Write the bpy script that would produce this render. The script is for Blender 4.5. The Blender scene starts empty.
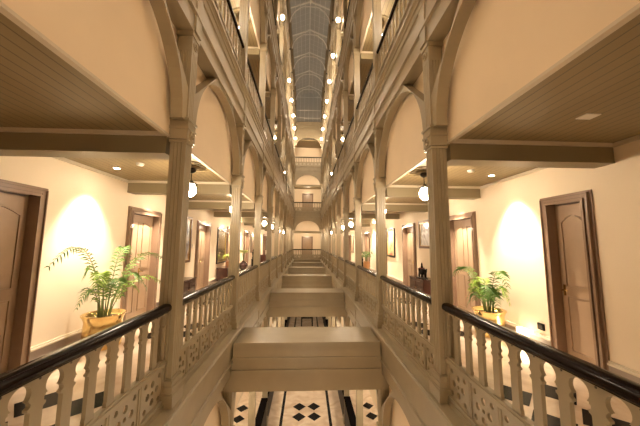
import bpy, bmesh, math, random
from math import sin, cos, pi, radians
from mathutils import Vector, Matrix
from mathutils.geometry import tessellate_polygon
random.seed(7)
C = bpy.context.scene.collection
PI = pi
# ------------------------------------------------------------------ dimensions
ST = 5.1                      # storey height; the ground floor is z = 0
EYE = 6.78
BAY = 2.62
def yc(i): return 0.60 + BAY * i
NB = 11                       # bays 0..10, columns 0..11
XC = 1.56                     # column and balustrade line
XP = 1.66                     # back of the arcade
XW = 3.77                     # corridor wall
YN, YE, YB = -2.6, yc(11), yc(11) + 2.45
CEIL = 2.94
ORD = ['first', 'second', 'third', 'fourth', 'fifth', 'sixth', 'seventh', 'eighth', 'ninth', 'tenth', 'eleventh', 'twelfth', 'thirteenth']
SIDE = {-1: 'mirror side', 1: 'elephant side'}
FLR = ['ground floor', 'eye-level gallery', 'gallery one floor up', 'top gallery']

# ------------------------------------------------------------------ materials
def mat(name, col, rough=.5, metal=0., bump=0., bscale=30., var=0., vscale=4., coat=0., spec=.5):
    m = bpy.data.materials.new(name); m.use_nodes = True
    nt = m.node_tree; b = nt.nodes['Principled BSDF']
    b.inputs['Base Color'].default_value = (*col, 1); b.inputs['Roughness'].default_value = rough
    b.inputs['Metallic'].default_value = metal; b.inputs['Coat Weight'].default_value = coat
    b.inputs['Specular IOR Level'].default_value = spec
    tc = nt.nodes.new('ShaderNodeTexCoord')
    if var:
        n = nt.nodes.new('ShaderNodeTexNoise'); n.inputs['Scale'].default_value = vscale; n.inputs['Detail'].default_value = 5
        nt.links.new(tc.outputs['Object'], n.inputs['Vector'])
        r = nt.nodes.new('ShaderNodeValToRGB')
        r.color_ramp.elements[0].position = .3; r.color_ramp.elements[1].position = .7
        r.color_ramp.elements[0].color = (*[c * (1 - var) for c in col], 1)
        r.color_ramp.elements[1].color = (*[min(1, c * (1 + var)) for c in col], 1)
        nt.links.new(n.outputs['Fac'], r.inputs['Fac']); nt.links.new(r.outputs['Color'], b.inputs['Base Color'])
    if bump:
        n = nt.nodes.new('ShaderNodeTexNoise'); n.inputs['Scale'].default_value = bscale
        nt.links.new(tc.outputs['Object'], n.inputs['Vector'])
        bp = nt.nodes.new('ShaderNodeBump'); bp.inputs['Strength'].default_value = bump; bp.inputs['Distance'].default_value = .01
        nt.links.new(n.outputs['Fac'], bp.inputs['Height']); nt.links.new(bp.outputs['Normal'], b.inputs['Normal'])
    return m
def emis(name, col, strength):
    m = bpy.data.materials.new(name); m.use_nodes = True
    nt = m.node_tree; b = nt.nodes['Principled BSDF']
    b.inputs['Base Color'].default_value = (*col, 1)
    b.inputs['Emission Color'].default_value = (*col, 1); b.inputs['Emission Strength'].default_value = strength
    return m
def board_mat():
    m = mat('ceiling_boards', (.255, .19, .092), .5)
    nt = m.node_tree; b = nt.nodes['Principled BSDF']
    tc = nt.nodes.new('ShaderNodeTexCoord'); sp = nt.nodes.new('ShaderNodeSeparateXYZ')
    nt.links.new(tc.outputs['Object'], sp.inputs[0])
    def mth(op, a, v=None):
        n = nt.nodes.new('ShaderNodeMath'); n.operation = op
        if isinstance(a, (int, float)): n.inputs[0].default_value = a
        else: nt.links.new(a, n.inputs[0])
        if v is not None: n.inputs[1].default_value = v
        return n.outputs[0]
    fr = mth('FRACT', mth('MULTIPLY', mth('ADD', sp.outputs['X'], 20.), 1 / .105))
    d = mth('ABSOLUTE', mth('SUBTRACT', fr, .5))          # 0 centre .. .5 joint
    g = mth('GREATER_THAN', d, .45)
    mx = nt.nodes.new('ShaderNodeMix'); mx.data_type = 'RGBA'
    mx.inputs[6].default_value = (.255, .19, .092, 1); mx.inputs[7].default_value = (.12, .09, .045, 1)
    nt.links.new(g, mx.inputs[0]); nt.links.new(mx.outputs[2], b.inputs['Base Color'])
    bp = nt.nodes.new('ShaderNodeBump'); bp.invert = True; bp.inputs['Strength'].default_value = .5; bp.inputs['Distance'].default_value = .01
    nt.links.new(g, bp.inputs['Height']); nt.links.new(bp.outputs['Normal'], b.inputs['Normal'])
    return m
def marble_mat():
    m = mat('cream_marble', (.72, .58, .44), .12, coat=.2)
    nt = m.node_tree; b = nt.nodes['Principled BSDF']
    tc = nt.nodes.new('ShaderNodeTexCoord')
    n = nt.nodes.new('ShaderNodeTexNoise'); n.inputs['Scale'].default_value = 1.6; n.inputs['Detail'].default_value = 8; n.inputs['Distortion'].default_value = 1.5
    r = nt.nodes.new('ShaderNodeValToRGB')
    r.color_ramp.elements[0].color = (.60, .46, .34, 1); r.color_ramp.elements[1].color = (.78, .66, .53, 1)
    r.color_ramp.elements[0].position = .35; r.color_ramp.elements[1].position = .65
    nt.links.new(tc.outputs['Object'], n.inputs['Vector']); nt.links.new(n.outputs['Fac'], r.inputs['Fac'])
    nt.links.new(r.outputs['Color'], b.inputs['Base Color'])
    return m
def art_mat(name, cols, scale, seed):
    m = mat(name, cols[0], .35, coat=.3)
    nt = m.node_tree; b = nt.nodes['Principled BSDF']
    tc = nt.nodes.new('ShaderNodeTexCoord'); mp = nt.nodes.new('ShaderNodeMapping'); mp.inputs['Location'].default_value = (seed, seed * 2.3, seed * .7)
    n = nt.nodes.new('ShaderNodeTexNoise'); n.inputs['Scale'].default_value = scale; n.inputs['Distortion'].default_value = 1.0
    r = nt.nodes.new('ShaderNodeValToRGB'); cr = r.color_ramp
    while len(cr.elements) < len(cols): cr.elements.new(.5)
    for k, c in enumerate(cols):
        cr.elements[k].position = .3 + .4 * k / (len(cols) - 1); cr.elements[k].color = (*c, 1)
    nt.links.new(tc.outputs['Object'], mp.inputs['Vector']); nt.links.new(mp.outputs[0], n.inputs['Vector'])
    nt.links.new(n.outputs['Fac'], r.inputs['Fac']); nt.links.new(r.outputs['Color'], b.inputs['Base Color'])
    return m
M = dict(
    paint=mat('drab_beige_paint', (.32, .265, .175), .38, var=.06, vscale=3),
    infill=mat('pale_infill_plaster', (.80, .67, .50), .7, var=.03, vscale=2),
    cream=mat('cream_wall_plaster', (.79, .67, .51), .8, bump=.15, bscale=60),
    bead=mat('cream_bead_paint', (.62, .54, .42), .5),
    boards=board_mat(), beam=mat('olive_beam_paint', (.24, .192, .11), .5),
    marble=marble_mat(), black=mat('black_marble', (.008, .008, .009), .22, spec=.08),
    rail=mat('polished_dark_handrail', (.010, .005, .004), .17, spec=.12),
    skirt=mat('grey_stone_skirting', (.30, .25, .22), .35, var=.1),
    door=mat('brown_door_paint', (.26, .17, .115), .26, var=.05, vscale=6, coat=.2),
    doorleaf=mat('tan_door_leaf', (.35, .24, .155), .34, var=.05, vscale=6),
    brass=mat('hammered_brass', (.83, .62, .27), .22, metal=1, bump=.4, bscale=14),
    soil=mat('dark_soil', (.03, .02, .012), .9), stem=mat('green_brown_stem', (.12, .15, .04), .6),
    leaf=mat('palm_green', (.075, .165, .02), .45, var=.4, vscale=3), leaf_yellow=mat('palm_yellow_green', (.22, .33, .04), .45, var=.4, vscale=3), leaf2=mat('yellow_green_leaf', (.30, .36, .06), .45, var=.3, vscale=3),  # palm fronds mix a deep green with a yellower one
    dark=mat('blackened_iron', (.015, .012, .01), .35, metal=.4), mahog=mat('dark_mahogany', (.055, .017, .012), .25, coat=.4, var=.2, vscale=5),
    ebony=mat('ebony', (.010, .008, .007), .4, spec=.06), coping=mat('black_coping_stone', (.006, .005, .005), .45, spec=.0), white=mat('white_plastic', (.78, .74, .68), .4),
    globe=emis('lit_globe', (1., .80, .57), 75.), globe_top=emis('lit_top_globe', (1., .80, .57), 130.), upl=emis('lit_uplight', (1., .80, .5), 3.2), spot=emis('lit_downlight', (1., .86, .62), 60.),
    glass=mat('smoky_roof_glass', (.33, .31, .275), .55, var=.08, vscale=2), rib=mat('pale_iron_rib', (.88, .85, .80), .5),
    frame_br=mat('brown_frame', (.12, .055, .03), .35), frame_bk=mat('black_frame', (.02, .015, .012), .3), gilt=mat('gilt', (.55, .38, .12), .35, metal=.8),
    terracotta=mat('terracotta', (.50, .22, .10), .6), wood=mat('warm_wood', (.42, .22, .09), .4, var=.2),
    gable=mat('pale_gable_boards', (.60, .50, .42), .6), dot=mat('bolt_dark', (.05, .035, .02), .4),
    wine=mat('wine_red_upholstery', (.16, .03, .025), .7),
)
def make_translucent(m, col, f):
    nt = m.node_tree; b = nt.nodes['Principled BSDF']; out = [n for n in nt.nodes if n.type == 'OUTPUT_MATERIAL'][0]
    t = nt.nodes.new('ShaderNodeBsdfTranslucent'); t.inputs['Color'].default_value = (*col, 1)
    mx = nt.nodes.new('ShaderNodeMixShader'); mx.inputs[0].default_value = f
    nt.links.new(b.outputs[0], mx.inputs[1]); nt.links.new(t.outputs[0], mx.inputs[2]); nt.links.new(mx.outputs[0], out.inputs['Surface'])
make_translucent(M['glass'], (.82, .79, .72), .6)
# ------------------------------------------------------------------ mesh helpers
class MB:
    """collects shapes; every shape may carry its own material"""
    def __init__(s): s.v = []; s.f = []; s.m = []; s.mats = []; s.sm = []
    def mi(s, m):
        if m not in s.mats: s.mats.append(m)
        return s.mats.index(m)
    def add(s, vs, fs, m='paint', smooth=False):
        o = len(s.v); s.v += [tuple(p) for p in vs]; k = s.mi(m)
        for f in fs: s.f.append([a + o for a in f]); s.m.append(k); s.sm.append(smooth)
    def box(s, x0, x1, y0, y1, z0, z1, m='paint'):
        x0, x1 = min(x0, x1), max(x0, x1); y0, y1 = min(y0, y1), max(y0, y1); z0, z1 = min(z0, z1), max(z0, z1)
        s.add([(x0, y0, z0), (x1, y0, z0), (x1, y1, z0), (x0, y1, z0), (x0, y0, z1), (x1, y0, z1), (x1, y1, z1), (x0, y1, z1)],
              [(0, 3, 2, 1), (4, 5, 6, 7), (0, 1, 5, 4), (1, 2, 6, 5), (2, 3, 7, 6), (3, 0, 4, 7)], m)
    def sweep(s, prof, a, b, axis='y', m='paint', smooth=False):
        """closed profile (p, z) pulled from a to b along axis; for axis y the profile is (x, z), for axis x it is (y, z), for axis z (x, y)"""
        n = len(prof)
        def P(p, t):
            return (p[0], t, p[1]) if axis == 'y' else ((t, p[0], p[1]) if axis == 'x' else (p[0], p[1], t))
        vs = [P(p, a) for p in prof] + [P(p, b) for p in prof]
        fs = [(i, (i + 1) % n, n + (i + 1) % n, n + i) for i in range(n)]
        s.add(vs, fs, m, smooth)
        tri = tessellate_polygon([[Vector((p[0], p[1], 0)) for p in prof]])
        s.add(vs[:n], [tuple(t) for t in tri], m); s.add(vs[n:], [tuple(reversed(t)) for t in tri], m)
    def plate(s, outer, holes, t0, t1, axis='x', m='paint'):
        """flat shape with holes given in (y, z) for axis x or (x, z) for axis y, thick from t0 to t1"""
        loops = [outer] + holes
        pts = [p for l in loops for p in l]
        tri = tessellate_polygon([[Vector((p[0], p[1], 0)) for p in l] for l in loops])
        P = (lambda p, t: (t, p[0], p[1])) if axis == 'x' else (lambda p, t: (p[0], t, p[1]))
        n = len(pts); vs = [P(p, t0) for p in pts] + [P(p, t1) for p in pts]
        fs = [tuple(t) for t in tri] + [tuple(a + n for a in reversed(t)) for t in tri]
        o = 0
        for l in loops:
            k = len(l)
            fs += [(o + i, o + (i + 1) % k, n + o + (i + 1) % k, n + o + i) for i in range(k)]; o += k
        s.add(vs, fs, m)
    def lathe(s, prof, c=(0, 0, 0), n=20, m='paint', smooth=True, wob=None):
        vs = []
        for r, z in prof:
            for k in range(n):
                a = 2 * pi * k / n; rr = r * (wob(a) if wob else 1)
                vs.append((c[0] + rr * cos(a), c[1] + rr * sin(a), c[2] + z))
        fs = [(j * n + k, j * n + (k + 1) % n, (j + 1) * n + (k + 1) % n, (j + 1) * n + k) for j in range(len(prof) - 1) for k in range(n)]
        fs += [tuple(range(n - 1, -1, -1)), tuple((len(prof) - 1) * n + k for k in range(n))]
        s.add(vs, fs, m, smooth)
    def tube(s, pts, rads, n=8, m='paint', flat=1.):
        rings = []; pts = [Vector(p) for p in pts]
        if isinstance(rads, (int, float)): rads = [rads] * len(pts)
        for i, p in enumerate(pts):
            d = (pts[min(i + 1, len(pts) - 1)] - pts[max(i - 1, 0)]).normalized()
            u = d.cross(Vector((0, 0, 1)))
            u = u.normalized() if u.length > 1e-3 else Vector((1, 0, 0))
            w = u.cross(d)
            rings.append([p + (u * cos(2 * pi * k / n) + w * sin(2 * pi * k / n) * flat) * rads[i] for k in range(n)])
        fs = [(j * n + k, j * n + (k + 1) % n, (j + 1) * n + (k + 1) % n, (j + 1) * n + k) for j in range(len(pts) - 1) for k in range(n)]
        fs += [tuple(range(n)), tuple((len(pts) - 1) * n + k for k in range(n - 1, -1, -1))]
        s.add([tuple(v) for r in rings for v in r], fs, m, True)
    def torus(s, c, R, r, axis='x', n=20, k=8, m='paint', squash=1.):
        vs = []
        for i in range(n):
            a = 2 * pi * i / n
            for j in range(k):
                b = 2 * pi * j / k; rr = R + r * cos(b); h = r * sin(b) * squash
                p = (h, rr * cos(a), rr * sin(a)) if axis == 'x' else ((rr * cos(a), h, rr * sin(a)) if axis == 'y' else (rr * cos(a), rr * sin(a), h))
                vs.append((c[0] + p[0], c[1] + p[1], c[2] + p[2]))
        s.add(vs, [(i * k + j, ((i + 1) % n) * k + j, ((i + 1) % n) * k + (j + 1) % k, i * k + (j + 1) % k) for i in range(n) for j in range(k)], m, True)
    def sphere(s, c, r, m='paint', n=16, sc=(1, 1, 1)):
        prof = [(r * sin(pi * j / 10), -r * cos(pi * j / 10)) for j in range(11)]; prof[0] = (1e-4, -r); prof[-1] = (1e-4, r)
        vs = []
        for q, z in prof:
            for k in range(n): vs.append((c[0] + q * cos(2 * pi * k / n) * sc[0], c[1] + q * sin(2 * pi * k / n) * sc[1], c[2] + z * sc[2]))
        s.add(vs, [(j * n + k, j * n + (k + 1) % n, (j + 1) * n + (k + 1) % n, (j + 1) * n + k) for j in range(10) for k in range(n)], m, True)
    def merge(s, o, off=(0, 0, 0)):
        b = len(s.v); s.v += [(p[0] + off[0], p[1] + off[1], p[2] + off[2]) for p in o.v]
        for f, mm, sm in zip(o.f, o.m, o.sm):
            s.f.append([a + b for a in f]); s.m.append(s.mi(o.mats[mm])); s.sm.append(sm)
        return s
    def mesh(s, name, bevel=0):
        me = bpy.data.meshes.new(name); me.from_pydata(s.v, [], s.f)
        for k in s.mats: me.materials.append(M[k])
        for p, a, b in zip(me.polygons, s.m, s.sm): p.material_index = a; p.use_smooth = b
        bm = bmesh.new(); bm.from_mesh(me)
        bmesh.ops.recalc_face_normals(bm, faces=bm.faces)
        if bevel:
            bmesh.ops.remove_doubles(bm, verts=bm.verts, dist=1e-5)
            ed = [e for e in bm.edges if len(e.link_faces) == 2 and e.calc_face_angle(0) > .8]
            bmesh.ops.bevel(bm, geom=ed, offset=bevel, segments=2, affect='EDGES', profile=.5, clamp_overlap=True)
        bm.to_mesh(me); bm.free(); me.update()
        return me
def link(name, me, parent=None, loc=(0, 0, 0), rz=0., mirror=False):
    o = bpy.data.objects.new(name, me); C.objects.link(o); o.location = loc; o.rotation_euler = (0, 0, rz)
    if parent: o.parent = parent
    return o
def tag(o, label=None, cat=None, group=None, kind=None):
    if label: o['label'] = label
    if cat: o['category'] = cat
    if group: o['group'] = group
    if kind: o['kind'] = kind
    return o
def thing(name, loc, rz=0., label=None, cat=None, group=None):
    return tag(link(name, None, None, loc, rz), label, cat, group)
def struct(name, mb, parent=None, loc=(0, 0, 0)):
    o = link(name, mb.mesh(name), parent, loc)
    if not parent: o['kind'] = 'structure'
    return o
def solid(name, mb, loc, label, cat, group=None, rz=0., bevel=0):
    return tag(link(name, mb.mesh(name, bevel), None, loc, rz), label, cat, group)
def assemble(name, parts, loc, rz, label, cat, group=None):
    """parts: list of (part name, shared mesh, offset[, sub-parts])"""
    r = thing(name, loc, rz, label, cat, group)
    for p in parts:
        o = link(p[0], p[1], r, p[2])
        for q in (p[3] if len(p) > 3 else ()): link(q[0], q[1], o, q[2])
    return r

# ------------------------------------------------------------------ column
# local frame: base at floor, front face towards -y, +x is turned to the void by rotation 0 (mirror side) or PI (elephant side)
HW, HD = .09, .085
def fluted(z0, z1, mb, w=HW, d=HD):
    g, q = .009, .008
    P = []
    def side(a, b, nrm):                 # a->b edge with three grooves cut inward
        a, b = Vector(a), Vector(b); dd = (b - a); L = dd.length; dd.normalize(); n = Vector(nrm)
        P.append(tuple(a))
        for t in (.27, .5, .73):
            c = a + dd * L * t
            P.extend([tuple(c - dd * q), tuple(c - dd * q * .4 - n * g), tuple(c + dd * q * .4 - n * g), tuple(c + dd * q)])
    side((-w, -d), (w, -d), (0, -1)); side((w, -d), (w, d), (1, 0)); side((w, d), (-w, d), (0, 1)); side((-w, d), (-w, -d), (-1, 0))
    mb.sweep(P, z0, z1, 'z')
def col_parts():
    sh = MB(); fluted(.23, 2.86, sh)
    pl = MB()
    for x, z0, z1 in ((.045, -.05, .08), (.036, .08, .10), (.028, .10, .15), (.018, .15, .19), (.026, .19, .215), (.012, .215, .23)): pl.box(-HW - x, HW + x, -HD - x, HD + x, z0, z1)
    cp = MB()
    for a, z0, z1 in ((.012, 2.84, 2.87), (0, 2.87, 3.0), (.022, 2.875, 2.885), (.03, 3.0, 3.03), (.02, 3.03, 3.1), (.035, 3.1, 3.13)):
        cp.box(-HW - a, HW + a, -HD - a, HD + a, z0, z1)
    cp.box(-HW - .02, HW + .02, -HD - .02, HD + .02, 2.885, 3.0)
    up = MB(); fluted(3.13, 4.0, up); up.box(-HW, HW, -HD, HD, 4.0, 4.25)
    up.box(-HW - .015, HW + .015, -HD - .015, HD + .015, 4.19, 4.25)
    rd = MB(); rd.torus((0, 0, 0), .045, .012, 'x'); rd.lathe([(.02, -.004), (.02, .004)], n=12)
    return sh, pl, cp, up, rd
_c = col_parts()
_cm = [x.mesh(n) for x, n in zip(_c, ('shaft', 'plinth', 'capital', 'upper_post', 'roundel'))]
_all = MB()
for x in _c[:4]: _all.merge(x)
_cj = _all.mesh('column')
for k in range(4):
    for s in (-1, 1):
        i0 = {0: 2, 1: 0, 2: 1, 3: 2}[k]
        for i in range(i0, 12):
            lab = 'fluted beige timber column, %s from the near end, %s, %s' % (ORD[i - i0], SIDE[s], FLR[k])
            z = k * ST
            if k in (1, 2) and i < 8:
                parts = [('shaft', _cm[0], (0, 0, 0)), ('plinth', _cm[1], (0, 0, 0)), ('capital', _cm[2], (0, 0, 0)), ('upper_post', _cm[3], (0, 0, 0)),
                         ('roundel', _cm[4], (HW + .022, 0, 2.94)), ('roundel', _cm[4], (HW + .004, 0, 4.1))]
                o = assemble('timber_column', parts, (s * XC, yc(i), z), 0 if s < 0 else PI, lab, 'column', 'arcade columns, ' + FLR[k])
            else:
                o = tag(link('timber_column', _cj, None, (s * XC, yc(i), z), 0 if s < 0 else PI), lab, 'column', 'arcade columns, ' + FLR[k])
# ------------------------------------------------------------------ arch ribs (in the y-z plane, origin mid bay at floor level)
def arch_rib(half, spring, crown, t, side, top, straight=False):
    """half of an arch: intrados/extrados ellipses from the capital to the crown; side -1 / +1"""
    N = 16; inn = []
    for j in range(N + 1):
        a = pi / 2 * j / N
        inn.append((side * (half - t) * cos(a) ** .92, min(top, spring + (crown - spring) * sin(a) ** .98)))
    r = (top - spring) / 1.15
    if crown > top: inn = [p for p in inn if p[1] < top - 1e-6]; inn.append((inn[-1][0] * .6, top))
    out = [(side * half, spring), (side * half, spring + .42 * r), (side * (half - .78 * r), top)] + ([(0, top)] if crown < top else []) if not straight else [(side * half, spring), (side * half, top), (0, top)]
    return inn + out[::-1]
HALF = BAY / 2 - HD
_ribs = []
for sd in (-1, 1):
    mb = MB(); mb.plate(arch_rib(HALF, 3.1, 4.19, .10, sd, 4.25), [], -.07, .07, 'x')
    
    _ribs.append(mb)
_rm = [r.mesh('curved_rib') for r in _ribs]
_rj = MB().merge(_ribs[0]).merge(_ribs[1]).mesh('timber_arch')
for k in range(4):
    for s in (-1, 1):
        i0 = {0: 1, 1: 0, 2: 1, 3: 2}[k]
        for i in range(i0, NB):
            lab = 'curved beige timber arch, %s bay from the near end, %s, %s' % (ORD[i - i0], SIDE[s], FLR[k])
            L = (s * (XC - .005), (yc(i) + yc(i + 1)) / 2, k * ST)
            if k in (1, 2) and i < 8:
                assemble('timber_arch', [('curved_rib', _rm[0], (0, 0, 0)), ('curved_rib', _rm[1], (0, 0, 0))], L, 0 if s < 0 else PI, lab, 'arch', 'arcade arches, ' + FLR[k])
            else:
                tag(link('timber_arch', _rj, None, L, 0 if s < 0 else PI), lab, 'arch', 'arcade arches, ' + FLR[k])
# ------------------------------------------------------------------ balustrade (runs along local y, centred, base at floor)
PITCH = (BAY - 2 * HD) / 12
def baluster_mb(w=PITCH, half_side=0):
    h = w / 2; b = .037
    z0, zt = .425, .925
    R = h - .042
    half = [(b + .006, z0), (b + .006, z0 + .03), (b, z0 + .045), (b, .735)]
    half += [(b + .004, .742), (b + .016, .75), (b + .017, .762), (b + .002, .772), (b + .002, .79), (b + .012, .796), (b + .010, .806)]
    for j in range(9):                                   # concave side of the round keyhole
        a = -pi / 4 + (pi * .75) * j / 8
        half.append((h - R * cos(a), .848 + R * sin(a)))
    half += [(h, .848 + R + .002), (h, zt)]
    prof = half + [(-x, z) for x, z in reversed(half)]
    if half_side: prof = [(half_side * x, z) for x, z in half] + [(0, zt), (0, z0)]
    mb = MB(); mb.plate(prof, [], -.014, .014, 'x')
    for sx in (() if half_side else (-1, 1)):
        mb.lathe([(.007, 0), (.007, .003)], n=8, m='dot')
        n = 16
        for q in range(len(mb.v) - n, len(mb.v)):
            x, y, z = mb.v[q]; mb.v[q] = (sx * (.014 + z), x, .905 + y)
    return mb
def circle(cx, cy, r, n=12): return [(cx + r * cos(2 * pi * k / n), cy + r * sin(2 * pi * k / n)) for k in range(n)]
def pierced_mb(w):
    mb = MB(); h = w / 2 - .004; z0, z1 = .02, .375
    cz = .195; holes = []
    for (dx, dz, r) in ((0, .082, .034), (0, -.082, .034), (.082, 0, .034), (-.082, 0, .034), (.118, .112, .026), (-.118, .112, .026), (.118, -.112, .026), (-.118, -.112, .026), (0, 0, .02)):
        holes.append(circle(dx, cz + dz, r))
    mb.plate([(-h, z0), (h, z0), (h, z1), (-h, z1)], holes, -.011, .011, 'x')
    for sx in (-1, 1):
        mb.box(sx * .011, sx * .022, -h, -h + .03, z0, z1); mb.box(sx * .011, sx * .022, h - .03, h, z0, z1)
    return mb
def rail_mb(L, over=.0):
    mb = MB(); n = 16
    prof = []
    for k in range(n):
        a = 2 * pi * k / n
        prof.append((.058 * math.copysign(abs(cos(a)) ** .75, cos(a)), .966 + .044 * math.copysign(abs(sin(a)) ** .8, sin(a))))
    mb.sweep(prof, -L / 2, L / 2, 'y', 'rail', True)
    mb.box(-.026, .026, -L / 2, L / 2, .918, .93, 'rail')
    for e in (-1, 1): mb.sphere((0, e * L / 2, .966), .042, 'rail', sc=(1.2, .6, .95))
    return mb
def frame_mb(L, npan):
    mid = MB(); mid.box(-.035, .035, -L / 2, L / 2, .375, .405); mid.box(-.026, .026, -L / 2, L / 2, .405, .426); mid.box(-.026, .026, -L / 2, L / 2, .36, .375)
    bot = MB(); bot.box(-.04, .04, -L / 2, L / 2, -.05, .035)
    w = L / npan
    for j in range(npan + 1):
        y = -L / 2 + w * j; y = min(max(y, -L / 2 + .014), L / 2 - .014)
        bot.box(-.027, .027, y - .013, y + .013, .02, .365)
    return mid, bot
LB = BAY - 2 * HD - .01
_bal, _pie, _rl, (_mid, _bot) = baluster_mb(LB / 12), pierced_mb(LB / 6), rail_mb(LB - .02), frame_mb(LB, 6)
BM = {n: x.mesh(n) for n, x in (('bn', baluster_mb(LB / 12, 1)), ('bf', baluster_mb(LB / 12, -1)), ('baluster', _bal), ('pierced_panel', _pie), ('handrail', _rl), ('mid_rail', _mid), ('bottom_rail', _bot))}
def bal_parts(nb, npn, L, bm):
    parts = [('handrail', bm['handrail'], (0, 0, 0)), ('mid_rail', bm['mid_rail'], (0, 0, 0)), ('bottom_rail', bm['bottom_rail'], (0, 0, 0))]
    parts += [('baluster', bm['baluster'], (0, -L / 2 + L / nb * j, 0)) for j in range(1, nb)] + [('half_baluster', bm['bn'], (0, -L / 2, 0)), ('half_baluster', bm['bf'], (0, L / 2, 0))]
    parts += [('pierced_panel', bm['pierced_panel'], (0, -L / 2 + L / npn * (j + .5), 0)) for j in range(npn)]
    return parts
_bj = MB().merge(_rl).merge(_mid).merge(_bot)
for j in range(1, 12): _bj.merge(_bal, (0, -LB / 2 + LB / 12 * j, 0))
_bj.merge(baluster_mb(LB / 12, 1), (0, -LB / 2, 0)).merge(baluster_mb(LB / 12, -1), (0, LB / 2, 0))
for j in range(6): _bj.merge(_pie, (0, -LB / 2 + LB / 6 * (j + .5), 0))
_bjm = _bj.mesh('balustrade')
for k in (1, 2, 3):
    for s in (-1, 1):
        i0 = {1: 0, 2: 1, 3: 2}[k]
        for i in range(i0, NB):
            lab = 'pierced beige balustrade with dark handrail, %s bay, %s, %s' % (ORD[i], SIDE[s], FLR[k])
            L = (s * XC, (yc(i) + yc(i + 1)) / 2, k * ST)
            if (k == 1 and i < 7) or (k == 2 and i < 5):
                assemble('balustrade', bal_parts(12, 6, LB, BM), L, 0, lab, 'balustrade', 'balustrades, ' + FLR[k])
            else:
                tag(link('balustrade', _bjm, None, L), lab, 'balustrade', 'balustrades, ' + FLR[k])
# far end balustrades, across the void (local y -> world x)
LE = 2 * (XC - HW) - .01
E1 = {n: x.mesh(n) for n, x in (('bn', baluster_mb(LE / 16, 1)), ('bf', baluster_mb(LE / 16, -1)), ('baluster', baluster_mb(LE / 16)), ('pierced_panel', pierced_mb(LE / 7)), ('handrail', rail_mb(LE)), ('mid_rail', frame_mb(LE, 7)[0]), ('bottom_rail', frame_mb(LE, 7)[1]))}
for k in (1, 2, 3):
    assemble('balustrade', bal_parts(16, 7, LE, E1), (0, YE, k * ST), PI / 2,
             'pierced balustrade closing the far end of the void, ' + FLR[k], 'balustrade', 'far end balustrades')
# ------------------------------------------------------------------ cornices (gallery edges) and infill friezes, floors, ceilings, walls
CP = [(1.66, 0), (1.51, 0), (1.51, -.05), (1.40, -.07), (1.40, -.085), (1.375, -.095), (1.375, -.135), (1.395, -.145), (1.41, -.17), (1.41, -.20), (1.43, -.21),
      (1.43, -.30), (1.45, -.31), (1.45, -.56), (1.425, -.57), (1.425, -.62), (1.46, -.63), (1.46, -.85), (1.66, -.85)]
tn = 0
for k in (1, 2, 3, 4):
    for s in (-1, 1):
        mb = MB(); mb.sweep([(s * x, k * ST + z) for x, z in CP], YN, YE + (.13 if k < 4 else 0), 'y')
        for i in range(0, 12): mb.box(s * 1.435, s * 1.48, yc(i) - .085, yc(i) + .085, k * ST - .84, k * ST - .25)
        tn += 1; struct('trim_%d' % tn, mb)
    mb = MB(); mb.sweep([(YE + (x - 1.56), k * ST + z) for x, z in CP], -1.44, 1.44, 'x')
    tn += 1; struct('trim_%d' % tn, mb)
def name_side(base, s): return '%s_%s' % (base, 'left' if s < 0 else 'right')
door_spec = {-1: [(3.38, 1.25, 2)], 1: [(3.80, .80, 1)]}
for s in (-1, 1):
    door_spec[s] += [(6.55 if s > 0 else 6.42, 1.25, 2)] + [(y, 1.25, 2) for y in (9.98, 13.45, 16.95, 20.5, 24.0, 27.5)]
DH = 2.42
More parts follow.
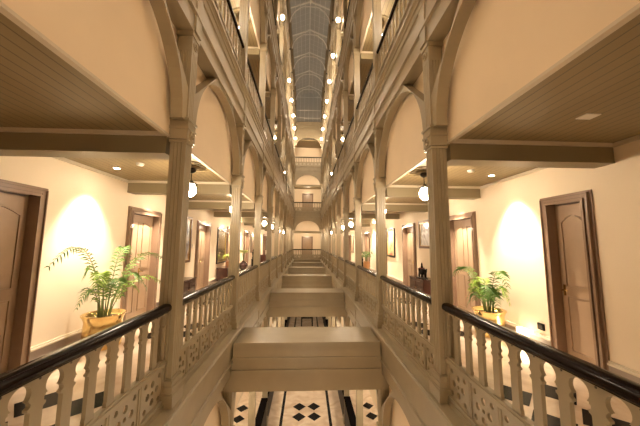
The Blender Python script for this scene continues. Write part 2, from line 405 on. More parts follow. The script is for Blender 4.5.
for k in range(4):
    z = k * ST
    for s in (-1, 1):
        # floor slab
        mb = MB()
        if k: mb.box(s * 1.655, s * (XW + .3), YN, YB, z - .12, z, 'marble')
        if k == 1:
            for i in range(-1, NB + 1):
                for dx in (-.26, .26):
                    for dy in (-.26, .26):
                        x, y, r = s * 2.55 + dx, yc(i) - .33 + dy, .235
                        mb.add([(x - r, y, z + .003), (x, y - r, z + .003), (x + r, y, z + .003), (x, y + r, z + .003)], [(0, 1, 2, 3)], 'black')
        if k: struct('floor', mb)
        # wall with door openings
        mb = MB(); holes = []
        if k == 1:
            for y, w, n in door_spec[s]:
                h = w / 2 - .09
                holes.append([(y - h, z), (y + h, z), (y + h, z + DH - .09), (y - h, z + DH - .09)])
            pts = [(YN, z)]
            for hs in sorted(holes, key=lambda q: q[0][0]): pts += [hs[0], hs[3], hs[2], hs[1]]
            pts += [(YB, z), (YB, z + CEIL + .1), (YN, z + CEIL + .1)]
            mb.plate(pts, [], s * XW, s * (XW + .22), 'x', 'cream')
        else: mb.box(s * XW, s * (XW + .22), YN, YB, z, z + CEIL + .1, 'cream')
        struct(name_side('wall', s), mb)
        # skirting and its cap, cut at doors
        mb = MB(); y0 = YN; cuts = sorted([(y - w / 2, y + w / 2) for y, w, n in door_spec[s]]) if k == 1 else []
        for a, b in cuts + [(YB, YB)]:
            mb.box(s * XW, s * (XW - .025), y0, a, z, z + .19, 'skirt'); mb.box(s * XW, s * (XW - .04), y0, a, z + .19, z + .215, 'bead'); mb.box(s * XW, s * (XW - .022), y0, a, z + .215, z + .24, 'bead'); y0 = b
        struct(name_side('baseboard', s), mb)
        # boarded ceiling + crown bead
        mb = MB(); mb.box(s * 1.68, s * (XW + .2), YN, YB, z + CEIL, z + CEIL + .1, 'boards'); struct('ceiling', mb)
        mb = MB()
        for i in range(-1, NB + 1):
            a = max(YN, yc(i) + .12); b = min(YB, yc(i + 1) - .13)
            mb.box(s * XW, s * (XW - .03), a, b, z + CEIL - .05, z + CEIL, 'bead')
        tn += 1; struct('trim_%d' % tn, mb)
        # pale frieze behind the arches
        mb = MB(); mb.box(s * 1.66, s * 1.69, YN, YE, z + CEIL - .02, z + 4.26, 'infill'); mb.box(s * 1.65, s * 1.70, YN, YE, z + CEIL - .045, z + CEIL - .02, 'bead')
        tn += 1; struct('trim_%d' % tn, mb)
# the end walls
for nm, ya, yb in (('wall_back', YB, YB + .2), ('wall_front', YN - .2, YN)):
    mb = MB()
    if nm == 'wall_back':
        pts = [(-4.0, 0)]
        mb.plate([(-4, 0), (4, 0), (4, 4 * ST), (-4, 4 * ST)],
                 [[(-.6, k * ST + .001), (.6, k * ST + .001), (.6, k * ST + 2.33), (-.6, k * ST + 2.33)] for k in (1, 2)], ya, yb, 'y', 'cream')
    else: mb.box(-4, 4, ya, yb, 0, 4 * ST + 3, 'cream')
    struct(nm, mb)
mb = MB()
mb.box(-XW - .3, XW + .3, YN, YB, -.15, 0, 'marble')
for xs in (-.94, .94): mb.box(xs - .055, xs + .055, YN, YB, 0, .003, 'black')
def diamond(mb, x, y, r):
    mb.add([(x - r, y, .003), (x, y - r, .003), (x + r, y, .003), (x, y + r, .003)], [(0, 1, 2, 3)], 'black')
for j in range(-1, 4):
    Y0 = 11.78 + j * 5.24
    for dx in (-.3, .3):
        for dy in (-.33, .33): diamond(mb, .03 + dx, Y0 + dy, .27)
for j in range(-1, 4):
    for s in (-1, 1):
        for dx in (-.3, .3):
            for dy in (-.34, .34): diamond(mb, s * 2.9 + dx, 11.74 + j * 5.24 + dy, .25)
struct('floor', mb)
# end galleries: floors, ceilings and near landing
for k in (1, 2, 3):
    z = k * ST
    mb = MB(); mb.box(-1.655, 1.655, YE + .1, YB, z - .12, z, 'marble'); struct('floor', mb)
    mb = MB(); mb.box(-1.68, 1.68, YE + .12, YB, z + CEIL, z + CEIL + .1, 'boards'); struct('ceiling', mb)
mb = MB(); mb.box(-1.655, 1.655, YN, -.05, ST - .3, ST, 'marble'); struct('floor', mb)
for k in (1, 2, 3):
    z = k * ST; mb = MB()
    if k < 3:
        mb.box(-1.47, 1.47, YE + .06, YE + .12, z + CEIL - .02, z + 4.26, 'infill'); mb.box(-1.47, 1.47, YE - .06, YE + .13, z + CEIL - .24, z + CEIL, 'beam')
    else:
        mb.box(-1.47, 1.47, YE - .02, YE + .12, z + 3.3, z + 4.26, 'infill')
    tn += 1; struct('trim_%d' % tn, mb)
    a = MB()
    HE = 1.46
    for sd in (-1, 1): a.plate(arch_rib(HE, 2.95 if k < 3 else 2.3, 4.05 if k < 3 else 3.2, .14, sd, 4.25, True), [], -.05, .06, 'y')
    solid('timber_arch', a, (0, YE, z), 'wide timber arch across the far end, ' + FLR[k], 'arch', 'far end arches')
# ------------------------------------------------------------------ ceiling beams across the corridors
_bb = MB(); w = XW - 1.68; _bb.box(0, w, -.12, .12, 2.70, 2.90, 'beam'); _bb.box(0, w, -.125, .125, 2.69, 2.715, 'beam')
_bd = MB(); _bd.box(0, w, -.15, -.12, 2.895, 2.94, 'bead'); _bd.box(0, w, .12, .15, 2.895, 2.94, 'bead'); _bd.box(0, w, -.12, .12, 2.90, 2.94, 'beam')
_bbm, _bdm = _bb.mesh('beam_board'), _bd.mesh('cream_bead')
for k in (1, 2, 3):
    for s in (-1, 1):
        i0 = {1: 1, 2: 1, 3: 3}[k]
        for i in range(i0, 12):
            assemble('ceiling_beam', [('beam_board', _bbm, (0, 0, 0)), ('cream_bead', _bdm, (0, 0, 0))], (s * 1.68, yc(i), k * ST), 0 if s > 0 else PI,
                     'olive corridor ceiling beam, %s from the near end, %s, %s' % (ORD[i - i0], SIDE[s], FLR[k]), 'beam', 'corridor beams, ' + FLR[k])
# ------------------------------------------------------------------ bridge beams over the void
_br = MB()
for y0, y1, z0, z1, x in ((-.48, .48, -.27, -.22, 1.41), (-.465, .465, -.32, -.27, 1.41), (-.44, .44, -.50, -.32, 1.42), (-.46, .46, -.54, -.50, 1.43), (-.40, .40, -.74, -.54, 1.45), (-.43, .43, -.78, -.74, 1.45), (-.37, .37, -1.15, -.78, 1.60)):
    _br.box(-x, x, y0, y1, z0, z1)
_brm = _br.mesh('bridge_beam')
for j in range(5):
    tag(link('bridge_beam', _brm, None, (0, 5.93 + 5.24 * j, ST)), 'broad boxed timber beam bridging the void, %s from the camera' % ORD[j], 'beam', 'boxed beams bridging the void')
# ------------------------------------------------------------------ doors
def architrave(w, h, mb, depth=.17):
    """frame round an opening; local: x across, y out of the wall towards -y (room), z up"""
    lay = [(0, .03, .022), (.03, .042, .06), (.042, .085, .038), (.085, .098, .02), (.098, .13, .052)]
    for a, b, t in lay:          # a,b measured from the outer edge inwards
        mb.box(-w / 2 + a, -w / 2 + b, -t, .0, 0, h - a, 'door'); mb.box(w / 2 - b, w / 2 - a, -t, .0, 0, h - a, 'door')
        mb.box(-w / 2 + b, w / 2 - b, -t, .0, h - b, h - a, 'door')
    i = w / 2 - .13
    mb.box(-i - .04, -i, 0, depth, 0, h - .09, 'door'); mb.box(i, i + .04, 0, depth, 0, h - .09, 'door'); mb.box(-i, i, 0, depth, h - .13, h - .09, 'door')
def leaf_mb(x0, x1, h, arch):
    mb = MB(); y = .10
    mb.box(x0, x1, y, y + .04, 0.005, h, 'doorleaf')
    st = .085; a, b = x0 + st, x1 - st; c = (a + b) / 2
    def raised(pts, t=.012, inset=.03):
        n = len(pts); cx = sum(p[0] for p in pts) / n; cz = sum(p[1] for p in pts) / n
        xs = max(abs(p[0] - cx) for p in pts); zs = max(abs(p[1] - cz) for p in pts)
        q = [(cx + (p[0] - cx) * (1 - inset / xs), cz + (p[1] - cz) * (1 - inset / zs)) for p in pts]
        q2 = [(cx + (p[0] - cx) * (1 - .012 / xs), cz + (p[1] - cz) * (1 - .012 / zs)) for p in pts]
        # moulding ring then raised field
        mb.plate(pts, [q2[::-1]], y - .016, y, 'y', 'doorleaf'); mb.plate(q, [], y - .009, y, 'y', 'doorleaf')
    for z0, z1, top in ((.13, .92, 0), (1.06, h - .17, 1)):
        if top:
            pts = [(a, z0), (b, z0), (b, z1 - .10)]
            N = 8
            for j in range(N + 1):
                t = j / N
                if arch == 'ogee+': xx = b + (a - b) * t; zz = z1 - .10 + .10 * sin(t * pi / 2)
                elif arch == 'ogee-': xx = b + (a - b) * t; zz = z1 - .10 + .10 * cos(t * pi / 2)
                else: xx = b + (a - b) * t; zz = z1 - .10 + .10 * sin(t * pi)
                if 0 < j < N or arch != 'mid': pts.append((xx, zz))
            if arch == 'mid': pts.append((a, z1 - .10))
            if arch == 'ogee-': pts.pop()
            if arch == 'ogee-': pts.append((a, z1 - .10))
            elif arch == 'ogee+': pts.append((a, z1 - .0))
            cl = [pts[0]]
            for p in pts[1:]:
                if (Vector(p) - Vector(cl[-1])).length > 1e-4: cl.append(p)
            raised(cl)
        else: raised([(a, z0), (b, z0), (b, z1), (a, z1)])
    return mb
def handle_mb():
    mb = MB(); mb.box(-.018, .018, -.006, 0, -.08, .08, 'brass'); mb.tube([(0, -.005, 0), (0, -.045, 0), (.04, -.05, 0), (.09, -.05, 0)], .008, 8, 'brass')
    return mb
_hm = handle_mb().mesh('handle')
_dm = {}
dn = 0
def make_door(x, y, z, rz, w, n):
    global dn; dn += 1
    if (w, n) not in _dm:
        f = MB(); architrave(w, DH, f); i = w / 2 - .13; lh = DH - .135
        lv = [leaf_mb(-i + .002, i - .002, lh, 'mid').mesh('door_leaf')] if n == 1 else \
             [leaf_mb(-i + .002, -.002, lh, 'ogee-').mesh('door_leaf'), leaf_mb(.002, i - .002, lh, 'ogee+').mesh('door_leaf')]
        _dm[(w, n)] = (f.mesh('door_frame'), lv, i)
    f, lv, i = _dm[(w, n)]
    r = link('door_%d' % dn, None, None, (x, y, z), rz); r['kind'] = 'structure'
    link('door_frame', f, r)
    for j, l in enumerate(lv):
        o = link('door_leaf', l, r)
        if j == len(lv) - 1: link('handle', _hm, o, ((.06 if n == 2 else -i + .05), .10, 1.0))
for s in (-1, 1):
    for y, w, n in door_spec[s]: make_door(s * XW, y, ST, (PI / 2 if s < 0 else -PI / 2), w, n)
for k in (1, 2): make_door(0, YB, k * ST, 0, 1.3, 2)
# ------------------------------------------------------------------ lanterns, medallions, downlights
def lantern_parts(rod, gm='globe'):
    cn = MB(); cn.lathe([(.03, 0), (.055, -.02), (.065, -.05), (.05, -.08), (.012, -.10)], n=16, m='dark')
    rd = MB(); rd.tube([(0, 0, -.03), (0, 0, -rod)], .007, 8, 'dark')
    for a in (0, 2 * pi / 3, 4 * pi / 3): rd.tube([(0, 0, -rod + .07), (.085 * cos(a), .085 * sin(a), -rod - .04)], .004, 6, 'dark')
    cp = MB(); cp.lathe([(.03, .03), (.055, .015), (.092, -.005), (.094, -.015), (.05, -.012)], n=20, m='dark')
    gl = MB(); gl.lathe([(.045, .105), (.068, .075), (.084, .03), (.086, 0), (.08, -.035), (.062, -.07), (.035, -.092), (.012, -.105), (.004, -.115)], n=20, m=gm)
    fin = MB(); fin.sphere((0, 0, -.12), .014, 'dark', 8)
    return cn, rd, cp, gl, fin
def lantern_set(rod, gm='globe'): return [x.mesh(n) for x, n in zip(lantern_parts(rod, gm), ('ceiling_rose', 'hanging_rod', 'cap', 'glass_globe', 'finial'))]
LS = {1: lantern_set(.27), 3: lantern_set(2.26, 'globe_top')}
_md = MB(); _md.torus((0, 0, 0), .30, .022, 'z', 36, 8, 'boards', .8); _md.torus((0, 0, 0), .20, .014, 'z', 36, 6, 'boards', .8); _md.lathe([(.13, -.0), (.12, -.02), (.07, -.03)], n=24, m='boards')
_mdm = _md.mesh('ceiling_medallion')
for k in (0, 1, 2, 3):
    for s in (-1, 1):
        for i in range({0: 2, 1: 1, 2: 1, 3: 4}[k], {0: 8, 1: 11, 2: 11, 3: 11}[k]):
            if k == 3 and s < 0 and i == 5: continue
            if k in (1, 2) and i % 3 == 0 or (k, i) == (2, 4): continue
            y = (yc(i) + yc(i + 1)) / 2; i0 = {0: 2, 1: 1, 2: 1, 3: 4}[k]
            if k < 3: x, zt, S, rod = s * 1.98, k * ST + 2.92, LS[1], .27
            else: x, zt, S, rod = s * 1.385, 3 * ST + 4.962, LS[3], 2.26
            zg = zt - rod - .12
            assemble('globe_lantern', [('ceiling_rose', S[0], (0, 0, 0)), ('hanging_rod', S[1], (0, 0, 0)), ('cap', S[2], (0, 0, -rod)), ('glass_globe', S[3], (0, 0, -rod - .12), [('finial', S[4], (0, 0, 0))])],
                     (x, y, zt), 0, 'lit opal globe lantern in the %s arcade bay, %s, %s' % (ORD[i], SIDE[s], FLR[k]), 'lantern', 'globe lanterns, ' + FLR[k])
            if k in (1, 2) and i < 6:
                tag(link('ceiling_medallion', _mdm, None, (x, y, k * ST + CEIL - .005)), 'ringed ceiling medallion in the %s arcade bay, %s, %s' % (ORD[i], SIDE[s], FLR[k]), 'medallion', 'ceiling medallions, ' + FLR[k])
_dr = MB(); _dr.torus((0, 0, 0), .05, .008, 'z', 20, 6, 'white'); _dl = MB(); _dl.lathe([(.043, 0), (.043, .004)], n=16, m='spot')
_drm, _dlm = _dr.mesh('trim_ring'), _dl.mesh('bulb_face')
DL = [4.72, 6.5, 8.45, 10.0, 12.1, 13.5, 15.3, 17.0, 18.8, 20.5, 22.3, 24.0, 26.0, 27.6]
def spot(x, y, z, tx, ty, tz, power, ang=70, blend=.9, r=.03):
    l = bpy.data.lights.new('downlight_lamp', 'SPOT'); l.energy = power; l.color = (1., .83, .62); l.spot_size = radians(ang); l.spot_blend = blend; l.shadow_soft_size = r
    o = bpy.data.objects.new('downlight_lamp', l); C.objects.link(o); o.location = (x, y, z)
    o.rotation_euler = (Vector((tx, ty, tz)) - Vector((x, y, z))).to_track_quat('-Z', 'Y').to_euler()
SP = 250.
for s in (-1, 1):
    for j, y in enumerate(DL):
        assemble('downlight', [('trim_ring', _drm, (0, 0, 0)), ('bulb_face', _dlm, (0, 0, -.002))], (s * 3.33, y, ST + CEIL - .006), 0,
                 'small recessed downlight by the wall, %s from the near end, %s' % (ORD[j] if j < 13 else 'last', SIDE[s]), 'downlight', 'wall-washing downlights')
        spot(s * 3.33, y, ST + CEIL - .03, s * 3.72, y, ST + 1.0, SP, 68)
    sd = MB(); sd.lathe([(.055, 0), (.055, -.02), (.045, -.035), (.02, -.04)], n=20, m='white'); sd.torus((0, 0, -.002), .055, .006, 'z', 20, 6, 'white')
    solid('smoke_detector', sd, (s * 2.76, 4.42, ST + CEIL), 'round white smoke detector on the boards, second bay, ' + SIDE[s], 'smoke detector')
# warm fill light in the end galleries, without lamp fixtures
def point(x, y, z, e, r=.1):
    l = bpy.data.lights.new('fill_light', 'POINT'); l.energy = e; l.color = (1., .80, .55); l.shadow_soft_size = r
    o = bpy.data.objects.new('fill_light', l); C.objects.link(o); o.location = (x, y, z)
for k in (1, 2): point(0, YE + .7, k * ST + 2.5, 30, .25)
# near landing: unseen fill lights added behind the camera, no fixtures
for x in (-2.6, 2.6): point(x, -1.6, 2 * ST + 2.5, 30, .12)
point(0, -1.4, 2 * ST + 2.4, 40, .15); point(0, -1.4, 3 * ST + 2.4, 40, .15); point(0, -1.4, ST + 2.4, 8, .15); point(0, -1.0, 2.6, 60, .15)
pl = MB(); pl.box(-.075, .075, -.055, .055, -.008, 0, 'white'); solid('ceiling_plate', pl, (2.71, 2.42, ST + CEIL), 'flat square white cover plate on the dark ceiling boards', 'cover plate')
# ------------------------------------------------------------------ clerestory and skylight
ZS, ZK = 4 * ST, EYE + 16.6          # 20.4 .. 22.7
for s in (-1, 1):
    mb = MB(); mb.box(s * 1.60, s * 1.66, YN, YE, ZS - .1, ZK, 'gable')
    for i in range(0, 12):
        mb.box(s * 1.42, s * 1.60, yc(i) - .08, yc(i) + .08, ZS - .0, ZK)
    mb.box(s * 1.40, s * 1.62, YN, YE, ZK - .18, ZK)
    mb.box(s * 1.52, s * 1.60, YN, YE, ZS + 1.0, ZS + 1.1)
    tn += 1; struct('trim_%d' % tn, mb)
    mb = MB(); mb.box(s * 1.66, s * (XW + .3), YN, YB, 3 * ST + CEIL + .1, 3 * ST + CEIL + .3, 'gable'); mb.box(s*1.62, s*1.7, YN, YE, 3*ST+4.2, ZS, 'gable'); struct('roof', mb)
sk = thing('skylight', (0, 0, 0), 0, 'long glazed gabled skylight with pale iron trusses over the void', 'skylight')
AP = ZK + .62
gl = MB()
for s in (-1, 1): gl.add([(s * 1.45, YN, ZK), (s * 1.45, YE + .1, ZK), (0, YE + .1, AP), (0, YN, AP), (s * 1.45, YN, ZK + .05), (s * 1.45, YE + .1, ZK + .05), (0, YE + .1, AP + .05), (0, YN, AP + .05)],
       [(0, 1, 2, 3), (4, 7, 6, 5), (0, 4, 5, 1), (1, 5, 6, 2), (2, 6, 7, 3), (3, 7, 4, 0)], 'glass')
link('roof_glass', gl.mesh('roof_glass'), sk)
gb = MB(); gb.plate([(-1.45, 3 * ST + 4.5), (1.45, 3 * ST + 4.5), (1.45, ZK), (0, AP), (-1.45, ZK)], [], YE + .1, YE + .16, 'y', 'glass')
link('end_glass', gb.mesh('end_glass'), sk)
tb = MB()
for x in (-.97, -.48, 0, .48, .97):
    tb.tube([(x, YE + .08, 3 * ST + 4.7), (x, YE + .08, ZK + (.62 * (1 - abs(x) / 1.45)))], .018, 6, 'rib')
for zz in (ZS + .5, ZS + 1.4, ZK): tb.box(-1.42, 1.42, YE + .05, YE + .1, zz - .02, zz + .02, 'rib')
link('gable_bars', tb.mesh('gable_bars'), sk)
rg = MB(); rg.box(-.03, .03, YN, YE, AP - .09, AP - .02, 'rib'); link('ridge_bar', rg.mesh('ridge_bar'), sk)
tr = MB()
for s in (-1, 1):
    tr.sweep([(s * 1.42, ZK), (s * 1.42, ZK - .06), (0, AP - .09), (0, AP - .02)], -.045, .045, 'y', 'rib')
    pts = []; 
    ang = [(1.40, ZK - 1.1), (1.33, ZK - .72), (1.08, ZK - .28), (.66, ZK + .06), (.44, ZK + .14), (0, ZK + .15)]
    tr.tube([(s * x, 0, z) for x, z in ang], .038, 8, 'rib')
trm = tr.mesh('truss')
for j in range(3, 11): link('truss', trm, sk, (0, yc(j) + 1.31, 0))
gz = MB()
for j in range(0, 60):
    y = YN + .53 * j
    if y > YE: break
    for s in (-1, 1): gz.tube([(s * 1.42, y, ZK + .0), (0, y, AP - .015)], .007, 4, 'rib')
for s in (-1, 1):
    for t in (.25, .5, .75):
        x = s * 1.42 * (1 - t); zz = ZK + (AP - ZK) * t - .02; gz.box(x - .012, x + .012, YN, YE, zz - .02, zz, 'rib')
link('glazing_bars', gz.mesh('glazing_bars'), sk)
# pale parapet high on the end wall, below the glazed gable
mb = MB(); mb.box(-1.45, 1.45, YE - .02, YE + .1, 3 * ST + 4.2, 3 * ST + 4.75, 'gable')
for j in range(6): mb.box(-.85 + j * .3, -.72 + j * .3, YE - .035, YE - .02, 3 * ST + 4.35, 3 * ST + 4.62, 'infill')
tn += 1; struct('trim_%d' % tn, mb)
# ------------------------------------------------------------------ potted palms
def frond_mb(L, rise, droop, seed, m='leaf', lw=.20, n=22):
    if n == 22: n = int(18 + 16 * L)
    rnd = random.Random(seed); mb = MB(); pts = []
    for j in range(n + 1):
        t = j / n; pts.append(Vector((L * (t * .35 + .65 * t * t) , 0, rise * sin(min(t, 1) * pi * .62) / sin(pi * .62) * 1.0 - droop * max(0, t - .55) ** 2 * 4)))
    mb.tube(pts, [.009 * (1 - .75 * j / n) for j in range(n + 1)], 5, 'stem')
    for j in range(6, n + 1):
        t = j / n; p = pts[j]; d = (pts[min(j + 1, n)] - pts[j - 1]).normalized()
        ll = lw * (1.0 * sin(pi * min(1, (t - .15) / .9)) + .25)
        for sd in (-1, 1):
            tip = p + d * ll * .55 + Vector((0, sd * ll * .8, -ll * (.25 + .3 * rnd.random()))) + Vector((0, 0, rnd.uniform(-.02, .03)))
            mid = (p + tip) / 2 + Vector((0, 0, .03 * ll / .2)); w = d * .013
            mb.add([tuple(p - w * .4), tuple(mid - w), tuple(tip), tuple(mid + w), tuple(p + w * .4)], [(0, 1, 2, 3, 4)], m)
    return mb
def potted_palm(x, y, pot_r, pot_h, fr, label, zbase=ST):
    r = thing('potted_palm', (x, y, zbase), 0, label, 'plant')
    p = MB(); R = pot_r
    p.lathe([(R * .80, 0), (R * .86, .01), (R * .88, .05), (R * .88, pot_h * .45), (R * .86, pot_h * .50), (R * .88, pot_h * .56), (R * .85, pot_h * .7), (R * .86, pot_h * .8), (R * .95, pot_h * .93), (R, pot_h * .97), (R, pot_h), (R * .93, pot_h), (R * .78, pot_h * .86), (R * .7, pot_h * .84)], n=32, m='brass')
    po = link('brass_planter', p.mesh('brass_planter'), r)
    q = MB(); q.lathe([(R * .77, pot_h * .8), (R * .77, pot_h * .85)], n=24, m='soil'); link('soil', q.mesh('soil'), po)
    for j, (az, L, rise, droop, sd) in enumerate(fr):
        f = link('frond', frond_mb(L, rise, droop, sd, 'leaf_yellow' if j % 3 == 1 else 'leaf', .15).mesh('frond'), r, (.06 * cos(radians(az)), .06 * sin(radians(az)), pot_h * .83), radians(az))
    st = MB()
    for j in range(7):
        a = j * .9; st.tube([(.07 * cos(a), .07 * sin(a), pot_h * .8), (.10 * cos(a), .10 * sin(a), pot_h * .8 + .32)], [.014, .008], 6, 'stem')
    link('stems', st.mesh('stems'), r)
potted_palm(-3.33, 4.74, .30, .52, [(-100, .84, 1.12, .26, 1), (-70, .45, .75, .4, 3), (95, .55, 1.1, .15, 4), (72, 1.15, 1.0, .22, 5), (58, .95, .62, .30, 6), (20, .5, .7, .3, 7),
    (-30, .4, .65, .3, 8), (150, .25, .7, .2, 11), (120, .4, .55, .3, 12), (-110, .35, .5, .3, 13), (45, .4, .55, .2, 14), (-140, .25, .8, .15, 15)], 'feathery palm in a flared brass planter beside the wide double doors')
potted_palm(3.40, 5.12, .285, .46, [(-95, .55, .8, .25, 21), (-60, .3, .5, .3, 22), (-120, .3, .5, .3, 23), (98, .9, .8, .25, 24), (130, .3, .5, .3, 25), (230, .35, .55, .3, 28),
    (-30, .22, .5, .2, 30), (70, .4, .6, .2, 31), (85, .45, .4, .3, 32), (-100, .3, .42, .3, 33), (180, .3, .6, .2, 34), (150, .3, .35, .3, 35)], 'bushy green palm in a low brass planter near the glowing uplight')
# ------------------------------------------------------------------ wall uplight, sockets, switches
u = thing('uplight', (3.62, 4.60, ST), 0, 'glowing box uplight on a black foot against the skirting', 'lamp')
b = MB(); b.box(-.07, .07, -.09, .09, 0, .05, 'dark'); link('foot', b.mesh('foot'), u)
b = MB(); b.box(-.055, .055, -.075, .075, .05, .27, 'upl'); link('glowing_box', b.mesh('glowing_box', .008), u)
b = MB(); b.box(-.012, .012, -.06, .06, -.05, .05, 'ebony'); b.box(-.018, -.012, -.045, .045, -.035, .035, 'dark')
solid('floor_socket', b, (3.758, 4.38, ST + .36), 'small black wall socket beside the glowing uplight', 'socket')
for s, y in ((-1, 9.10), (1, 9.10), (-1, 5.6), (1, 7.45)):
    b = MB(); b.box(-.006, .006, -.035, .035, -.06, .06, 'white'); b.box(-.010, .010, -.012, .012, .01, .035, 'gilt')
    solid('switch_plate', b, (s * 3.764, y, ST + 1.55), 'small wall switch plate %s, %s' % ('beside the third doors' if y > 9 else 'beside the palm doors', SIDE[s]), 'switch')
# ------------------------------------------------------------------ pictures
def picture(s, y0, y1, z0, z1, fm, artm, label, cat='picture', mirror=False):
    r = thing('framed_mirror' if mirror else 'framed_picture', (s * (XW - .005), (y0 + y1) / 2, ST + z0), PI / 2 if s < 0 else -PI / 2, label, cat)
    w, h = y1 - y0, z1 - z0; f = MB(); t = .07
    f.box(-w / 2, -w / 2 + t, -.045, 0, 0, h, fm); f.box(w / 2 - t, w / 2, -.045, 0, 0, h, fm); f.box(-w / 2 + t, w / 2 - t, -.045, 0, 0, t, fm); f.box(-w / 2 + t, w / 2 - t, -.045, 0, h - t, h, fm)
    for q in (t,):
        f.box(-w / 2 + q, -w / 2 + q + .015, -.03, 0, q, h - q, 'gilt'); f.box(w / 2 - q - .015, w / 2 - q, -.03, 0, q, h - q, 'gilt')
        f.box(-w / 2 + q, w / 2 - q, -.03, 0, q, q + .015, 'gilt'); f.box(-w / 2 + q, w / 2 - q, -.03, 0, h - q - .015, h - q, 'gilt')
    link('frame', f.mesh('frame'), r)
    a = MB(); a.box(-w / 2 + t, w / 2 - t, -.015, -.003, t, h - t, artm); link('mirror_glass' if mirror else 'canvas', a.mesh('canvas'), r)
M['art1'] = art_mat('blue_grey_painting', [(.12, .10, .10), (.30, .32, .38), (.55, .48, .42), (.25, .14, .08)], 2.5, 3)
M['art2'] = art_mat('red_yellow_painting', [(.62, .10, .10), (.70, .42, .18), (.75, .62, .36), (.35, .18, .12)], 2.2, 9)
M['art3'] = art_mat('white_blue_painting', [(.20, .14, .09), (.42, .40, .42), (.68, .66, .64), (.26, .22, .2)], 2.4, 14)
M['art4'] = art_mat('rust_painting', [(.30, .12, .06), (.55, .35, .2), (.25, .2, .16)], 2.6, 21)
M['mirror'] = mat('silvered_glass', (.8, .76, .66), .12, metal=1)
picture(-1, 7.75, 8.88, 1.05, 2.46, 'frame_br', 'art1', 'brown-framed blue-grey painting above the console, mirror side')
picture(-1, 11.48, 12.72, .78, 2.30, 'frame_bk', 'mirror', 'tall black-framed mirror above the console with the yellow plant', 'mirror', True)
picture(1, 7.95, 9.0, 1.53, 2.42, 'frame_br', 'art3', 'brown-framed pale blue painting above the elephant figure')
picture(1, 11.6, 12.78, 1.08, 2.34, 'frame_bk', 'art2', 'black-framed red and yellow painting between door pairs')
picture(1, 22.0, 23.4, .9, 2.3, 'frame_bk', 'art4', 'rust-coloured painting in a dark frame, far along the elephant side')
picture(-1, 18.3, 19.5, 1.0, 2.3, 'frame_br', 'art4', 'rust-coloured painting in a brown frame, far along the mirror side')
picture(-1, 25.0, 26.2, 1.0, 2.3, 'frame_bk', 'art1', 'last dark-framed painting along the mirror side')
picture(1, 18.5, 19.6, 1.0, 2.3, 'frame_br', 'art1', 'brown-framed grey painting past the potted plant')
# ------------------------------------------------------------------ consoles and ornaments
def console(x, y, L, h, label):
    D = .40; r = thing('console_cabinet', (x, y, ST), 0, label, 'cabinet')
    b = MB(); b.box(-D / 2, D / 2, -L / 2, L / 2, .09, h - .03, 'mahog'); link('body', b.mesh('body', .004), r)
    b = MB(); b.box(-D / 2 - .02, D / 2 + .02, -L / 2 - .02, L / 2 + .02, h - .03, h, 'mahog'); link('cabinet_top', b.mesh('cabinet_top', .006), r)
    for a in (-1, 1):
        for c in (-1, 1):
            q = MB(); q.lathe([(.02, 0), (.028, .03), (.024, .09)], (a * (D / 2 - .04), c * (L / 2 - .04), 0), 12, 'mahog'); link('leg', q.mesh('leg'), r)
    f = -1 if x > 0 else 1
    for c in (-1, 1):
        q = MB(); q.box(f * D / 2, f * (D / 2 + .012), c * .015, c * (L / 2 - .03), .12, h - .06, 'mahog'); q.box(f * (D / 2 + .012), f * (D / 2 + .018), c * .06, c * (L / 2 - .08), .17, h - .11, 'mahog')
        d = link('cabinet_door', q.mesh('cabinet_door'), r)
        q = MB(); q.sphere((f * (D / 2 + .025), c * .035, h * .55), .011, 'brass', 8); link('knob', q.mesh('knob'), d)
    return r
console(-3.53, 7.9, 1.0, .64, 'dark mahogany console under the blue-grey painting')
console(3.53, 8.35, 1.05, .64, 'dark mahogany console carrying the elephant figure')
console(-3.53, 12.1, 1.1, .62, 'dark mahogany console under the tall mirror')
console(-3.53, 22.5, 1.0, .7, 'distant dark console carrying a carved head')
def blob(name, verts, edges, rad, m, parent=None, loc=(0, 0, 0), root=0):
    me = bpy.data.meshes.new(name); me.from_pydata(verts, edges, []); me.materials.append(M[m])
    o = bpy.data.objects.new(name, me); C.objects.link(o); o.location = loc
    sk_ = o.modifiers.new('skin', 'SKIN'); sk_.use_smooth_shade = True
    for i, v in enumerate(me.skin_vertices[0].data): v.radius = (rad[i], rad[i]); v.use_root = (i == root)
    ss = o.modifiers.new('sub', 'SUBSURF'); ss.levels = 1; ss.render_levels = 1
    if parent: o.parent = parent
    return o
# elephant, facing along y towards the camera (-y)
e = thing('elephant_figurine', (3.46, 8.2, ST + .64), 0, 'black carved elephant with a small rider on the mahogany console', 'figurine')
V = [(0, .0, .21), (0, .10, .21), (0, -.10, .22), (0, -.17, .26), (0, -.22, .24), (0, -.25, .16), (0, -.25, .06), (0, -.27, .03),
     (.05, -.09, .12), (.05, -.09, .02), (-.05, -.09, .12), (-.05, -.09, .02), (.05, .10, .12), (.05, .10, .02), (-.05, .10, .12), (-.05, .10, .02), (0, .16, .20), (0, .175, .10)]
E_ = [(0, 1), (0, 2), (2, 3), (3, 4), (4, 5), (5, 6), (6, 7), (2, 8), (8, 9), (2, 10), (10, 11), (1, 12), (12, 13), (1, 14), (14, 15), (1, 16), (16, 17)]
Rr = [.085, .08, .08, .055, .05, .026, .018, .012, .034, .028, .034, .028, .034, .028, .034, .028, .016, .008]
blob('elephant_body', V, E_, Rr, 'ebony', e)
for sx in (-1, 1):
    q = MB(); q.plate([(-.20, .30), (-.12, .29), (-.09, .22), (-.13, .15), (-.18, .20)], [], sx * .06, sx * .068, 'x', 'ebony'); link('ear', q.mesh('ear'), e)
q = MB(); q.box(-.07, .07, -.03, .05, .285, .315, 'wine'); q.lathe([(.03, .31), (.035, .34), (.022, .39), (.026, .41), (.02, .435), (.006, .47)], (0, .01, 0), 12, 'ebony'); link('rider', q.mesh('rider'), e)
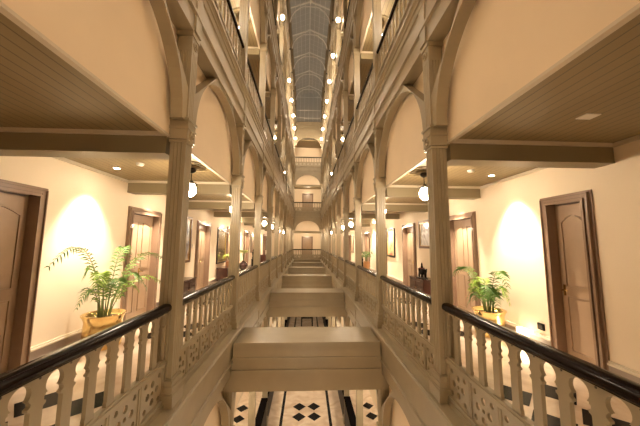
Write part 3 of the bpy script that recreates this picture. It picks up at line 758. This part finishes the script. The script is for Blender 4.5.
q = MB(); q.box(-.09, .09, -.2, .2, 0, .018, 'ebony'); link('stand', q.mesh('stand'), e)
def leafy_pot(x, y, z, pr, ph, potm, leafm, n, L, label, seed):
    r = thing('potted_plant', (x, y, z), 0, label, 'plant')
    q = MB(); q.lathe([(pr * .6, 0), (pr * .8, .02), (pr, ph * .55), (pr * .85, ph * .9), (pr * .95, ph), (pr * .8, ph), (pr * .7, ph * .9)], n=20, m=potm); link('pot', q.mesh('pot'), r)
    rnd = random.Random(seed)
    for j in range(n):
        f = frond_mb(L * rnd.uniform(.6, 1.), L * rnd.uniform(.8, 1.4), L * .5, seed + j, leafm, .13, 14)
        link('frond', f.mesh('frond'), r, (0, 0, ph * .9), 2 * pi * j / n + rnd.uniform(-.3, .3))
leafy_pot(-3.42, 12.15, ST + .62, .13, .24, 'terracotta', 'leaf2', 8, .30, 'small yellow-green plant in a terracotta pot on the mirror console', 50)
def stool(x, y, h, label, m='wood'):
    r = thing('plant_stand', (x, y, ST), 0, label, 'stand')
    q = MB(); q.lathe([(.2, h - .03), (.21, h - .015), (.2, h)], n=24, m=m); link('stand_top', q.mesh('stand_top'), r)
    for a in range(4):
        q = MB(); c, t = cos(a * pi / 2 + pi / 4), sin(a * pi / 2 + pi / 4); q.tube([(.15 * c, .15 * t, 0), (.13 * c, .13 * t, h - .03)], .017, 8, m); link('leg', q.mesh('leg'), r)
stool(-3.4, 14.75, .24, 'low wooden stand under the round dark vase', 'mahog')
r = thing('round_vase', (-3.4, 14.75, ST + .24), 0, 'bulbous glossy dark red vase holding leafy sprigs', 'vase')
q = MB(); q.lathe([(.10, 0), (.18, .06), (.235, .17), (.24, .24), (.20, .34), (.11, .41), (.07, .44), (.085, .47), (.06, .47), (.05, .44)], n=28, m='mahog'); link('vase_body', q.mesh('vase_body'), r)
for j in range(6): link('sprig', frond_mb(.28, .55, .1, 70 + j, 'leaf2', .14, 14).mesh('sprig'), r, (0, 0, .44), j * 1.05)
stool(3.3, 15.2, .25, 'low wooden stand under the plant on the elephant side')
leafy_pot(3.3, 15.2, ST + .25, .19, .42, 'wood', 'leaf', 12, .42, 'bushy plant in a tall wooden tub along the elephant side', 90)
def statue(x, y, label, h=1.2, m='ebony', z=ST, base=True):
    r = thing('carved_statue', (x, y, z), 0, label, 'statue')
    if base: q = MB(); q.box(-.13, .13, -.13, .13, 0, .05, m); q.box(-.10, .10, -.10, .10, .05, h * .45, m); q.box(-.12, .12, -.12, .12, h * .45, h * .48, m); link('pedestal', q.mesh('pedestal'), r)
    b0 = h * .48 if base else 0; H = h - b0
    q = MB(); q.lathe([(.08, b0), (.09, b0 + H * .1), (.06, b0 + H * .3), (.085, b0 + H * .55), (.09, b0 + H * .68), (.035, b0 + H * .75), (.035, b0 + H * .79), (.055, b0 + H * .87), (.045, b0 + H * .95), (.01, b0 + H)], n=18, m=m); link('carved_figure', q.mesh('carved_figure'), r)
statue(-3.5, 18.0, 'slim black carved figure on a pedestal, mirror side', 1.25)
statue(3.45, 17.2, 'dark bottle-shaped carved figure beside the wooden tub plant', .85)
statue(3.45, 23.9, 'tall black carved figure far along the elephant side', 1.3)
statue(-3.5, 22.5, 'dark carved head on the distant console', .42, 'frame_br', ST + .7, False)
# ------------------------------------------------------------------ ground floor fittings
for s in (-1, 1):
    for i in range(2, NB):
        y = (yc(i) + yc(i + 1)) / 2
        r = thing('low_partition', (s * XC, y, 0), 0, 'black polished low partition, %s bay, %s of the ground floor' % (ORD[i - 2], SIDE[s]), 'partition', 'black partitions on the ground floor')
        q = MB(); q.box(-.10, .10, -LB / 2, LB / 2, 0, .90, 'ebony'); link('partition_body', q.mesh('partition_body'), r)
        q = MB(); q.box(-.12, .12, -LB / 2, LB / 2, .90, .97, 'coping'); link('coping', q.mesh('coping', .012), r)
t = thing('lobby_table', (.05, 23.6, 0), 0, 'black square table standing in the middle of the ground floor', 'table')
q = MB(); q.box(-.5, .5, -.6, .6, .72, .78, 'ebony'); link('table_top', q.mesh('table_top', .008), t)
for a in (-1, 1):
    for c in (-1, 1):
        q = MB(); q.box(a * .48, a * .40, c * .58, c * .50, 0, .72, 'ebony'); link('leg', q.mesh('leg'), t)
q = MB(); q.box(-.44, .44, -.54, .54, .60, .72, 'ebony'); link('apron', q.mesh('apron'), t)
# ------------------------------------------------------------------ camera
f, pitch, yaw, cx, roll = 271., .1099, .0476, -.0437, -.0072
cp, sp_, cy_, sy_ = cos(pitch), sin(pitch), cos(yaw), sin(yaw)
F = Vector((cp * sy_, cp * cy_, sp_)); R0 = Vector((cy_, -sy_, 0)); U0 = Vector((-sp_ * sy_, -sp_ * cy_, cp))
Rv = cos(roll) * R0 - sin(roll) * U0; Uv = sin(roll) * R0 + cos(roll) * U0
cam = bpy.data.cameras.new('camera'); cam.sensor_width = 36; cam.lens = f / 640 * 36; cam.clip_end = 200; cam.clip_start = .05
co = bpy.data.objects.new('camera', cam); C.objects.link(co)
mw = Matrix.Identity(4)
for r_ in range(3): mw[r_][0] = Rv[r_]; mw[r_][1] = Uv[r_]; mw[r_][2] = -F[r_]
mw.translation = Vector((cx, 0, EYE)); co.matrix_world = mw
bpy.context.scene.camera = co
w = bpy.data.worlds.new('night'); bpy.context.scene.world = w; w.use_nodes = True
w.node_tree.nodes['Background'].inputs[0].default_value = (.155, .142, .125, 1); w.node_tree.nodes['Background'].inputs[1].default_value = .75
vs = bpy.context.scene.view_settings; vs.view_transform = 'Standard'; vs.look = 'None'; vs.exposure = 1.6; vs.gamma = 1; vs.use_curve_mapping = False
cy = bpy.context.scene.cycles; cy.use_denoising = True; cy.max_bounces = 8; cy.diffuse_bounces = 5; cy.sample_clamp_indirect = 6
